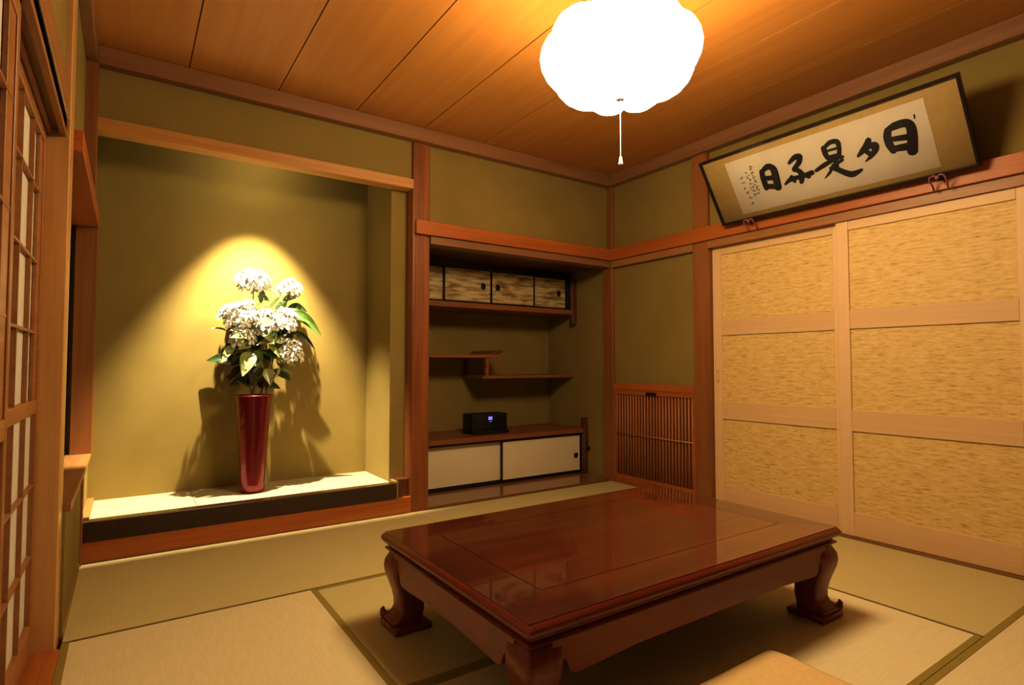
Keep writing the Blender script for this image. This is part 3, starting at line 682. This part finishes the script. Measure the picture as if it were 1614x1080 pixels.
for y, lab in ((2.092, 'mauve corded picture hook under the left end of the framed calligraphy'), (1.083, 'mauve corded picture hook under the right end of the framed calligraphy')):
    h = thing('picture_hook', lab, 'picture hook', (3.297, y, 1.83), 'picture hooks')
    MB().tube([(3.297, y, 1.872), (3.262, y, 1.858), (3.240, y, 1.856), (3.228, y, 1.868), (3.224, y, 1.884)], 0.005, 8).build('hook', M['bronze'], h, smooth=True)
    for s in (-1, 1):
        MB().tube([(3.236, y, 1.866), (3.226, y+s*0.014, 1.876), (3.226, y+s*0.030, 1.870), (3.240, y+s*0.034, 1.852), (3.262, y+s*0.030, 1.838), (3.280, y+s*0.030, 1.815)], 0.0042, 8).build('cord_loop', M['mauve'], h, smooth=True)
    MB().lathe([(0.003, 0.004), (0.010, 0.0), (0.009, -0.012), (0.004, -0.018)], (3.232, y, 1.872), 12).build('knot', M['mauve'], h, smooth=True)

# ------------------------------------------------------------------ lamp
LC = Vector((1.592, 1.578, 2.172)); LR = 0.306; NL = 9
lp = thing('pendant_lamp', 'glowing white lobed paper pendant lamp hanging from the ceiling', 'lamp', (LC.x, LC.y, ZC))
prof = [(0.030, -0.160), (0.075, -0.164), (0.120, -0.162), (0.165, -0.152), (0.210, -0.134), (0.250, -0.106), (0.280, -0.070), (0.298, -0.030), (0.304, 0.010), (0.297, 0.050), (0.277, 0.088), (0.245, 0.118), (0.205, 0.140), (0.160, 0.154), (0.115, 0.161), (0.06, 0.163)]
def lob(th, r):
    k = abs(math.cos(NL*(th-0.35)/2))**0.55
    r *= 1.025
    return r*(0.865+0.150*k*min(1.0, r/0.12)+0.150*(1-min(1.0, r/0.12)))
rings = []; nseg = NL*12
for r_, z_ in prof:
    rings.append([(LC.x+lob(2*PI*i/nseg, r_)*math.cos(2*PI*i/nseg), LC.y+lob(2*PI*i/nseg, r_)*math.sin(2*PI*i/nseg),
                   LC.z+z_*(0.90+0.10*abs(math.cos(NL*(2*PI*i/nseg-0.35)/2))**0.55)) for i in range(nseg)])
MB().rings(rings[:11], True, False).build('shade', M['shade'], lp, smooth=50)
MB().rings(rings[10:], False, True).build('shade_top', M['shade_top'], lp, smooth=50)
rb = MB()
for k in range(NL):
    th = 0.35+(2*k+1)*PI/NL
    rb.tube([(LC.x+(0.865*r_+0.002)*math.cos(th), LC.y+(0.865*r_+0.002)*math.sin(th), LC.z+z_*0.905) for r_, z_ in prof[3:]], 0.0016, 5)
rb.build('rib', M['rib'], lp)
MB().lathe([(0.012, 0.012), (0.016, 0.008), (0.016, -0.004), (0.006, -0.006)], (LC.x, LC.y, LC.z-0.164), 20).build('bottom_ring', M['white'], lp, smooth=40)
MB().lathe([(0.006, 0.0), (0.006, 0.16)], (LC.x, LC.y, LC.z+0.160), 10).build('hanging_rod', M['white'], lp)
MB().lathe([(0.02, -0.045), (0.055, -0.03), (0.06, 0.0)], (LC.x, LC.y, ZC), 24).build('ceiling_rose', M['white'], lp, smooth=40)
pc = MB().tube([(LC.x, LC.y, LC.z-0.168), (LC.x, LC.y, 1.775)], 0.0021, 6).build('pull_cord', M['white'], lp)
MB().lathe([(0.003, 0.032), (0.0055, 0.028), (0.007, 0.012), (0.010, 0.0), (0.006, -0.001)], (LC.x, LC.y, 1.746), 14).build('cord_bell', M['white'], pc, smooth=40)

# ------------------------------------------------------------------ vase and flowers
VX, VY, VZ = 0.645, 3.742, 0.191
vs = thing('flower_vase', 'tall tapered wine red vase on the alcove floor', 'vase', (VX, VY, VZ))
prof = [(0.058, 0.0), (0.066, 0.003), (0.071, 0.012), (0.070, 0.05), (0.074, 0.16), (0.082, 0.30), (0.092, 0.44), (0.101, 0.54), (0.106, 0.572), (0.1065, 0.578), (0.103, 0.580), (0.098, 0.574), (0.088, 0.44), (0.07, 0.25)]
vn = 72
def facet(i, z):
    a = 2*PI*i/vn; k = max(0.0, 1-z/0.16)
    return 1-0.035*k*(0.5-0.5*math.cos(9*a))
MB().rings([[(VX+r_*facet(i, z_)*math.cos(2*PI*i/vn), VY+r_*facet(i, z_)*math.sin(2*PI*i/vn), VZ+z_) for i in range(vn)] for r_, z_ in prof]).build('body', M['vase'], vs, smooth=50)
MB().lathe([(0.104, 0.572), (0.108, 0.576), (0.106, 0.582), (0.1015, 0.580)], (VX, VY, VZ), 48, False, False).build('rim', M['vase'], vs, smooth=True)

rnd = random.Random(7)
def xz(u, v, y=3.72):
    """flat sketch position in the bouquet (tenths of a pixel of the study drawing) to metres"""
    px, py = 300+u/4.5, 400+v/4.5
    k = y/3.72
    return (0.63+(px-400)*0.00369)*k, 0.959+(1.485-(py-438)*0.00386-0.959)*k
def leaf_mesh(mb, p0, p1, width, sag=0.0, roll=0.0, fold=0.18):
    p0, p1 = Vector(p0), Vector(p1); ax = p1-p0; L = ax.length; d = ax.normalized()
    toward = Vector((0.1, -1, 0.35)).normalized()
    nrm = (toward-d*toward.dot(d)).normalized(); side = d.cross(nrm)
    R = Matrix.Rotation(roll, 3, d); nrm = R @ nrm; side = R @ side
    n = 9; rows = []
    for i in range(n+1):
        t = i/n; w = width*(math.sin(PI*min(1, t**0.8))**0.85)*0.5 if 0 < i < n else width*0.03
        c = p0+ax*t+Vector((0, 0, 1))*(sag*math.sin(PI*t)*L)
        rows.append([c+side*(w*s)+nrm*(abs(s)*w*fold*2) for s in (-1, -0.5, 0, 0.5, 1)])
    vv = [[mb.bm.verts.new(p) for p in r] for r in rows]
    for a, b in zip(vv, vv[1:]):
        for k in range(4): mb.bm.faces.new((a[k], a[k+1], b[k+1], b[k]))
    return mb
def floret(mb, c, n, r, mi):
    n = Vector(n).normalized(); u = n.orthogonal().normalized(); w = n.cross(u); a0 = rnd.uniform(0, 2)
    cv = mb.bm.verts.new(c)
    for k in range(5):
        a = a0+2*PI*k/5
        def q(da, rr, up): return c+(u*math.cos(a+da)+w*math.sin(a+da))*rr+n*up
        v = [cv, mb.bm.verts.new(q(-0.48, r*0.62, r*0.22)), mb.bm.verts.new(q(-0.22, r*0.98, r*0.20)), mb.bm.verts.new(q(0.22, r*0.98, r*0.20)), mb.bm.verts.new(q(0.48, r*0.62, r*0.22))]
        mb.bm.faces.new(v)
def stemcurve(p0, p1, bend):
    p0, p1 = Vector(p0), Vector(p1); return [p0.lerp(p1, t)+Vector(bend)*math.sin(PI*t) for t in [i/8 for i in range(9)]]
# head: (u, v, depth y, radius x, radius z, florets, label)
HEADS = [
 (450, 175, 3.740, 0.086, 0.058, 54, 'flower stem with the full white blossom at the very top of the bouquet'),
 (705, 208, 3.760, 0.062, 0.040, 26, 'flower stem with small cream blossom at the upper right of the bouquet'),
 (375, 425, 3.665, 0.110, 0.056, 56, 'flower stem with broad white blossom at the middle left of the bouquet'),
 (660, 452, 3.680, 0.084, 0.060, 44, 'flower stem with white blossom at the middle right of the bouquet'),
 (715, 672, 3.690, 0.066, 0.064, 30, 'flower stem with drooping cream blossom at the lower right of the bouquet'),
 (380, 575, 3.655, 0.062, 0.050, 22, 'flower stem with small loose white blossom at the lower left of the bouquet'),
 (530, 470, 3.650, 0.046, 0.066, 20, 'flower stem with white blossom at the very centre of the bouquet')]
# leaves: stem index, base uv, tip uv, base y, tip y, width, material, roll
LEAVES = [
 (0, (545, 385), (638, 292), 3.72, 3.70, 0.042, 'leaf_pale', 0.3), (0, (660, 345), (552, 222), 3.73, 3.72, 0.022, 'leaf_pale', 0.6),
 (0, (480, 300), (560, 330), 3.75, 3.72, 0.040, 'leaf', 0.2), (0, (500, 350), (520, 240), 3.77, 3.79, 0.040, 'leaf', -0.4),
 (1, (690, 370), (838, 395), 3.74, 3.72, 0.062, 'leaf_dark', 0.1), (1, (720, 395), (945, 565), 3.72, 3.66, 0.066, 'leaf', 0.35),
 (1, (650, 330), (775, 285), 3.76, 3.76, 0.046, 'leaf', -0.2), (1, (600, 400), (690, 330), 3.76, 3.74, 0.045, 'leaf', 0.3),
 (4, (735, 540), (903, 675), 3.72, 3.68, 0.040, 'leaf_dark', 0.4), (4, (600, 560), (760, 560), 3.74, 3.70, 0.060, 'leaf_dark', 0.2),
 (2, (310, 575), (172, 540), 3.70, 3.68, 0.026, 'leaf', 0.7), (2, (300, 385), (208, 472), 3.70, 3.66, 0.030, 'leaf', 0.5),
 (5, (330, 655), (248, 775), 3.66, 3.60, 0.050, 'leaf_pale', 0.3), (5, (440, 700), (385, 868), 3.64, 3.58, 0.092, 'leaf_pale', 0.0),
 (6, (552, 815), (578, 935), 3.63, 3.60, 0.064, 'leaf_pale', 0.25), (6, (650, 625), (475, 648), 3.66, 3.62, 0.040, 'leaf_pale', 0.2),
 (5, (445, 640), (355, 680), 3.66, 3.62, 0.050, 'leaf_pale', -0.2), (6, (460, 600), (550, 560), 3.70, 3.66, 0.062, 'leaf', 0.3),
 (6, (480, 590), (540, 640), 3.72, 3.68, 0.060, 'leaf', -0.3), (3, (520, 690), (610, 745), 3.68, 3.64, 0.050, 'leaf_dark', 0.0),
 (3, (460, 780), (530, 805), 3.66, 3.62, 0.046, 'leaf_pale', 0.2), (4, (560, 640), (640, 735), 3.66, 3.62, 0.030, 'leaf_pale', 0.5),
 (5, (330, 700), (280, 640), 3.70, 3.68, 0.060, 'leaf_dark', 0.2), (5, (420, 730), (300, 800), 3.72, 3.66, 0.070, 'leaf_dark', 0.1),
 (6, (480, 700), (570, 780), 3.70, 3.66, 0.080, 'leaf_dark', 0.1), (6, (440, 680), (520, 620), 3.72, 3.70, 0.075, 'leaf_dark', -0.2),
 (3, (560, 500), (520, 400), 3.76, 3.78, 0.060, 'leaf_dark', 0.1), (3, (600, 700), (700, 780), 3.76, 3.80, 0.070, 'leaf_dark', 0.3),
 (3, (600, 820), (720, 900), 3.78, 3.82, 0.060, 'leaf_dark', 0.5), (5, (380, 870), (270, 880), 3.76, 3.78, 0.050, 'leaf_dark', 0.6),
 (4, (620, 880), (640, 800), 3.66, 3.64, 0.030, 'leaf_pale', 0.7), (2, (420, 540), (350, 480), 3.76, 3.80, 0.070, 'leaf_dark', 0.2),
 (2, (420, 480), (300, 600), 3.78, 3.84, 0.080, 'leaf_dark', 0.3),
 (5, (360, 780), (150, 760), 3.80, 3.84, 0.085, 'leaf_dark', 0.2), (2, (400, 620), (250, 700), 3.74, 3.76, 0.075, 'leaf', 0.1),
 (5, (400, 800), (290, 900), 3.70, 3.68, 0.055, 'leaf_dark', 0.4), (6, (480, 640), (470, 560), 3.70, 3.70, 0.070, 'leaf', 0.0),
 (4, (650, 600), (800, 700), 3.76, 3.80, 0.070, 'leaf_dark', 0.2), (3, (640, 520), (740, 600), 3.74, 3.74, 0.060, 'leaf', 0.1),
 (6, (520, 760), (450, 700), 3.66, 3.62, 0.060, 'leaf', 0.0), (6, (500, 860), (440, 780), 3.68, 3.66, 0.050, 'leaf', 0.1),
 (2, (470, 360), (380, 330), 3.64, 3.60, 0.036, 'leaf_pale', 0.2), (6, (520, 560), (600, 640), 3.62, 3.58, 0.050, 'leaf_pale', 0.1),
 (3, (600, 480), (500, 520), 3.60, 3.58, 0.050, 'leaf_pale', 0.2), (5, (410, 600), (300, 600), 3.60, 3.58, 0.040, 'leaf_pale', 0.3),
 (3, (560, 560), (620, 600), 3.62, 3.60, 0.055, 'leaf_dark', 0.1), (4, (640, 740), (760, 800), 3.66, 3.66, 0.040, 'leaf_pale', 0.5),
 (1, (720, 420), (870, 480), 3.70, 3.66, 0.055, 'leaf', 0.2), (3, (620, 770), (730, 860), 3.70, 3.70, 0.036, 'leaf_pale', 0.6),
 (5, (430, 940), (340, 900), 3.72, 3.68, 0.055, 'leaf_dark', 0.3), (4, (500, 950), (560, 860), 3.70, 3.66, 0.060, 'leaf_dark', 0.2),
 (6, (480, 940), (430, 840), 3.66, 3.62, 0.055, 'leaf_dark', -0.2), (2, (440, 930), (400, 850), 3.68, 3.64, 0.050, 'leaf_dark', 0.0),
 (3, (520, 930), (650, 960), 3.72, 3.74, 0.045, 'leaf_dark', 0.4), (0, (470, 880), (510, 790), 3.66, 3.62, 0.055, 'leaf_dark', 0.2),
 (5, (440, 900), (300, 930), 3.80, 3.86, 0.060, 'leaf_dark', 0.3), (1, (560, 700), (660, 640), 3.70, 3.66, 0.055, 'leaf', 0.2),
 (0, (480, 640), (400, 560), 3.74, 3.72, 0.060, 'leaf', 0.1), (2, (470, 560), (400, 500), 3.66, 3.64, 0.045, 'leaf_pale', 0.2), (0, (520, 420), (600, 520), 3.80, 3.84, 0.080, 'leaf_dark', 0.2)]
for hi_, (u, v, hy, rx, rz, nf, lab) in enumerate(HEADS):
    hy = 3.742+(hy-3.70)*1.1+0.045
    hx, hz = xz(u, v, hy); base = Vector((VX+rnd.uniform(-.035, .035), VY+rnd.uniform(-.03, .03), VZ+0.30))
    top = Vector((hx, hy, hz-rz*0.9))
    r = thing('cut_flower', lab, 'flower', base, 'white blossoms in the red vase')
    mid = Vector((base.x*0.7+hx*0.3, (base.y+hy)/2, 0.80))
    pts = [base, base.lerp(mid, 0.5), mid] + [mid.lerp(top, t)+Vector((0, 0.02, 0.02))*math.sin(PI*t) for t in (0.25, 0.5, 0.75, 1.0)]
    MB().tube(pts, [0.006, 0.006, 0.0055, 0.005, 0.0045, 0.004, 0.0035], 8).build('stem', M['stem'], r, smooth=True)
    ctr = Vector((hx, hy, hz-rz*0.55))
    bl = MB(); sk = MB()
    nf = int(nf*1.05)
    for k in range(nf):
        ph = math.acos(1-1.38*(k+0.5)/nf); th = k*2.39996+rnd.uniform(-.2, .2)
        dvec = Vector((math.sin(ph)*math.cos(th), math.sin(ph)*math.sin(th), math.cos(ph)))
        rr = rnd.uniform(0.72, 1.10)
        p = ctr+Vector((dvec.x*rx, dvec.y*rx*0.8, dvec.z*rz*1.45))*rr
        floret(bl, p, dvec+Vector((rnd.uniform(-.3, .3), rnd.uniform(-.5, .1), 0.2)), rnd.uniform(0.030, 0.043), 0)
        if k % 5 == 0: sk.tube([top, top.lerp(p, 0.6)+Vector((0, 0, 0.004)), p], 0.0016, 5)
    bo = bl.build('blossom', M['petal'], r)
    sk.build('flower_stalks', M['bract'], bo)
    for (si, b_, t_2, y0, y1, wd, mm, rl) in LEAVES:
        if si != hi_: continue
        y0 = 3.742+(y0-3.70)*1.1+0.045; y1 = 3.742+(y1-3.70)*1.1+0.045
        bx, bz = xz(*b_, y0); tx, tz = xz(*t_2, y1)
        lm_ = leaf_mesh(MB(), (bx, y0, bz), (tx, y1, tz), wd, 0.10, rl)
        # leaf stalk back to the stem
        q = min(pts[2:], key=lambda p: (p-Vector((bx, y0, bz))).length)
        lm_.tube([q, q.lerp(Vector((bx, y0, bz)), 0.6)+Vector((0, 0, 0.008)), (bx, y0, bz)], 0.0018, 5)
        lm_.build('leaf', M[mm], r, smooth=True)

# ------------------------------------------------------------------ alcove downlight
SP = Vector((0.67, 3.562, 2.475))
dl = thing('downlight', 'small white spotlight hidden behind the alcove beam', 'spotlight', (SP.x, SP.y, SP.z))
MB().lathe([(0.022, 0.0), (0.022, 0.028)], (SP.x, SP.y, 2.472), 18).build('mount', M['white'], dl, smooth=40)
MB().lathe([(0.030, -0.03), (0.032, 0.03), (0.018, 0.038)], (SP.x, SP.y, SP.z-0.02), 18, False, True).build('housing', M['white'], dl, smooth=40)
box(SP.x-0.16, SP.x+0.16, 3.5455, 3.549, 2.165, 2.49).build('spill_baffle', M['white'], dl)  # added unseen plate, keeps the spot's spill off the tatami
L = bpy.data.lights.new('alcove_spot', 'SPOT'); L.energy = 780; L.color = (1.0, 0.90, 0.68); L.spot_size = math.radians(62); L.spot_blend = 0.6; L.shadow_soft_size = 0.012
lo = bpy.data.objects.new('alcove_spot', L); C.objects.link(lo); lo.location = (SP.x, SP.y, SP.z-0.055)
lo.rotation_euler = (Vector((0.66, 3.72, 0.55))-Vector(lo.location)).to_track_quat('-Z', 'Y').to_euler()

# ------------------------------------------------------------------ world, camera, colour
wd = bpy.data.worlds.new('night'); sc.world = wd; wd.use_nodes = True
wd.node_tree.nodes['Background'].inputs[0].default_value = (0.012, 0.010, 0.008, 1)
wd.node_tree.nodes['Background'].inputs[1].default_value = 0.3
cam = bpy.data.cameras.new('camera'); co = bpy.data.objects.new('camera', cam); C.objects.link(co)
cam.sensor_fit = 'HORIZONTAL'; cam.sensor_width = 36.0; cam.lens = 892.06/1614*36.0
cam.clip_start = 0.02
co.location = (0, 0, 0.959)
co.rotation_euler = (math.radians(90+2.209), math.radians(0.0), math.radians(-34.2426))
sc.camera = co
sc.view_settings.view_transform = 'Standard'
sc.view_settings.look = 'None'
sc.view_settings.exposure = 0.0
sc.view_settings.gamma = 0.79
sc.cycles.use_denoising = True
sc.cycles.max_bounces = 8
sc.cycles.diffuse_bounces = 2
sc.cycles.sample_clamp_indirect = 6.0
